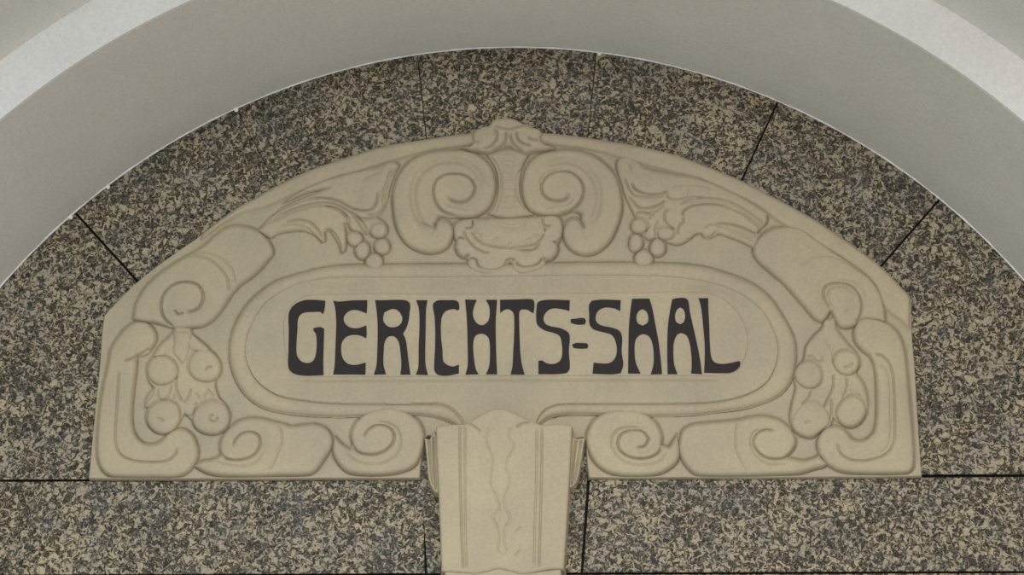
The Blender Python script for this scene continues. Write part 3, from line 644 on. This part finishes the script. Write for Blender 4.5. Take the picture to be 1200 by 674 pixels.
# bed joints and radial joints: (point on the arch, inner end hidden behind the panel)
J = [((92,253),(175,345)), ((278,130),(330,228)), ((489.5,66),(502,185)), ((698,66),(687,180)), ((912,118),(858,235)), ((1108,226),(1012,335))]
g = 1.3                                           # half joint in image pixels
def off(p, q, s):
    (x1, y1), (x2, y2) = p, q; L = math.hypot(x2 - x1, y2 - y1); nx, ny = -(y2 - y1) / L, (x2 - x1) / L
    return (x1 + nx * s, y1 + ny * s), (x2 + nx * s, y2 + ny * s)
def thin(i): return .2 if i == 1 else (.35 if i in (2, 3) else (.9 if i > 3 else g))
for i in range(len(J) - 1):
    a, ai = off(*J[i], -thin(i)); b, bi = off(*J[i + 1], thin(i + 1))
    arc = arc_pts(a, b)
    block([W(*ai)] + arc + [W(*bi)])
xl, zl = W(60, 563 - g); xr, zr = W(1140, 557 - g)
def circ_x(z): return math.sqrt(max(R0 ** 2 - (z - CZ) ** 2, 0))
def side(sgn, z_hi_pt, inner_pt, zb, xin):
    (xa, za) = z_hi_pt; a0 = math.atan2(za - CZ, xa); a1 = math.atan2(zb - CZ, sgn * circ_x(zb))
    if sgn < 0 and a1 < 0: a1 += 2 * math.pi
    arc = [(R0 * math.cos(a0 + (a1 - a0) * k / 24), CZ + R0 * math.sin(a0 + (a1 - a0) * k / 24)) for k in range(25)]
    block([inner_pt] + arc + [(xin, zb)])
ja, jai = off(*J[0], g); side(-1, W(*ja), W(*jai), zl, W(190, 560)[0])
jb, jbi = off(*J[-1], -g); side(1, W(*jb), W(*jbi), zr, W(1000, 557)[0])
# lower course: large blocks left and right, narrow blocks beside the keystone
zl2 = W(60, 563 + g)[1]; zr2 = W(1140, 558 + g)[1]; zbot = W(600, 671.5)[1]
xkl = -.18; 
block([(-R0, zl2)] + [W(495.5, 562.5), W(496.5, 500), W(500, 500)][:1] + [W(497.8, 671.5)[0:1] + (zbot,)] + [(-R0, zbot)])
block([W(683.5, 671.5)[0:1] + (zbot,), W(691.5, 559.5)[0:1] + (zr2,), (R0, zr2), (R0, zbot)])
block([W(491, 500), W(545, 500), W(545, 671)[0:1] + (zbot,), W(500.6, 671.5)[0:1] + (zbot,), W(493.5, 560)])
block([W(640, 500), W(690, 500), W(688.5, 560), W(680.5, 671.5)[0:1] + (zbot,), W(640, 671)[0:1] + (zbot,)])
# lintel course and piers of the doorway underneath
zt = zbot - .004; zd = zbot - .16
block([(-R0, zd), (R0, zd), (R0, zt), (-R0, zt)])
block([(-R0, .0), (-.62, .0), (-.62, zd - .003), (-R0, zd - .003)])
block([(.62, .0), (R0, .0), (R0, zd - .003), (.62, zd - .003)])

# the stepped arch in front
def arch_profile(R, n=96):
    p = [(-R, 0.0)] + [(R * math.cos(a), CZ + R * math.sin(a)) for a in np.linspace(math.pi, 0, n)] + [(R, 0.0)]
    return p
def strip(name, pa, ya, pb, yb, mat, kind='structure'):
    v = [(x, ya, z) for x, z in pa] + [(x, yb, z) for x, z in pb]; n = len(pa)
    return v, [(i, i + 1, n + i + 1, n + i) for i in range(n - 1)]
def arch_solid(name, Ri, Ro, y_back, y_front, mat):
    n = 128; a, b = arch_profile(Ri, n), arch_profile(Ro, n); N = len(a)
    v = [(x, y_front, z) for x, z in a] + [(x, y_front, z) for x, z in b] + [(x, y_back, z) for x, z in a] + [(x, y_back, z) for x, z in b]
    f = []
    for i in range(N - 1):
        f += [(i, N + i, N + i + 1, i + 1), (2 * N + i, i, i + 1, 2 * N + i + 1), (N + i, 3 * N + i, 3 * N + i + 1, N + i + 1), (3 * N + i, 2 * N + i, 2 * N + i + 1, 3 * N + i + 1)]
    f += [(0, 2 * N, 3 * N, N), (N - 1, 2 * N - 1, 4 * N - 1, 3 * N - 1)]
    o = add_mesh(name, v, f, mat, kind='structure')
    bm = bmesh.new(); bm.from_mesh(o.data); bmesh.ops.recalc_face_normals(bm, faces=bm.faces)
    for e in bm.edges:
        if len(e.link_faces) == 2 and e.calc_face_angle(0) > .5: e.smooth = False
    for ff in bm.faces: ff.smooth = True
    bm.to_mesh(o.data); bm.free(); return o
arch = arch_solid('wall_arch', R0, R1 + .10, 0.010, -DEP + .004, PLASTER)
arch_solid('trim_1', R0 + .0005, R1, -DEP + .004, -DEP, WHITE)      # white face of the arch
vault = arch_solid('ceiling', R1, R1 + .22, -DEP + .004, -0.66, PLASTER)

# thin white bead where the reveal meets the stone
prof = arch_profile(R0 - .0008, 220)
v = []; f = []
for i, (x, z) in enumerate(prof):
    cx, cz = (0, CZ) if z > CZ else (0, z); L = math.hypot(x - cx, z - cz); ux, uz = (x - cx) / L, (z - cz) / L
    wob = .0008 * math.sin(i * 1.7) + .0006 * math.sin(i * .61)
    for k in range(6):
        a = math.pi * k / 5; r = .0022 + wob * .5
        v.append((x - ux * r * math.sin(a), .001 - r * 1.2 + r * 1.2 * math.cos(a), z - uz * r * math.sin(a)))
for i in range(len(prof) - 1):
    for k in range(5): f.append((i * 6 + k, (i + 1) * 6 + k, (i + 1) * 6 + k + 1, i * 6 + k + 1))
bead = add_mesh('trim_2', v, f, BEAD, smooth_=True, kind='structure')
# drips of the white paint in the joints
for (px, py, s) in ((129,222,3.2),(86,258,3.0),(278,131,3.4),(702,66.5,3.2)):
    x, z = W(px, py); L = math.hypot(x, z - CZ); k = (R0 - .0045) / L; x, z = x * k, CZ + (z - CZ) * k
    bm = bmesh.new(); bmesh.ops.create_icosphere(bm, subdivisions=2, radius=.0014 * s)
    for q in bm.verts: q.co = Vector((x + q.co.x, -.001 + q.co.y * .5, z + q.co.z * 1.1))
    me = bpy.data.meshes.new('paint_drip'); bm.to_mesh(me); bm.free(); me.materials.append(BEAD)
    me.polygons.foreach_set('use_smooth', [True] * len(me.polygons))
    o = bpy.data.objects.new('paint_drip', me); COL.objects.link(o); o.parent = bead

add_mesh('floor', [(-4,.2,0),(4,.2,0),(4,-7,0),(-4,-7,0),(-4,.2,-.1),(4,.2,-.1),(4,-7,-.1),(-4,-7,-.1)],
         [(0,3,2,1),(4,5,6,7),(0,1,5,4),(1,2,6,5),(2,3,7,6),(3,0,4,7)], FLOORM, kind='structure')

# ------------------------------------------------------------------ light
def area(name, loc, target, size, power, color):
    l = bpy.data.lights.new(name, 'AREA'); l.shape = 'RECTANGLE'; l.size, l.size_y = size; l.energy = power; l.color = color
    o = bpy.data.objects.new(name, l); COL.objects.link(o); o.location = loc
    dv = Vector(target) - Vector(loc); o.rotation_euler = dv.to_track_quat('-Z', 'Y').to_euler(); return o
area('window_light', (-1.15, -2.5, 2.3), (-.5, 0, 2.8), (.5, .8), 6, (.66, .94, 1.0))
area('hall_lamp', (1.15, -2.5, 2.3), (.5, 0, 2.8), (.6, .6), 7.4, (1.0, .76, .69))
area('ceiling_lamp', (0.0, -2.7, 3.45), (0, 0, 2.7), (.9, .4), 16, (1.0, .97, .92))
area('floor_bounce_fill', (0.0, -3.0, 3.0), (0, -3.0, 0), (2.4, 1.4), 120, (1.0, .99, .97))  # unseen fill, added so the floor bounces light up to the soffit
w = bpy.data.worlds.new('world'); scene.world = w; w.use_nodes = True
bg = w.node_tree.nodes['Background']; bg.inputs[0].default_value = (1.0, .99, .97, 1); bg.inputs[1].default_value = .38

vs = scene.view_settings; scene.display_settings.display_device = 'sRGB'
vs.view_transform = 'Standard'; vs.look = 'None'; vs.gamma = 1; vs.exposure = -0.17; vs.use_curve_mapping = False
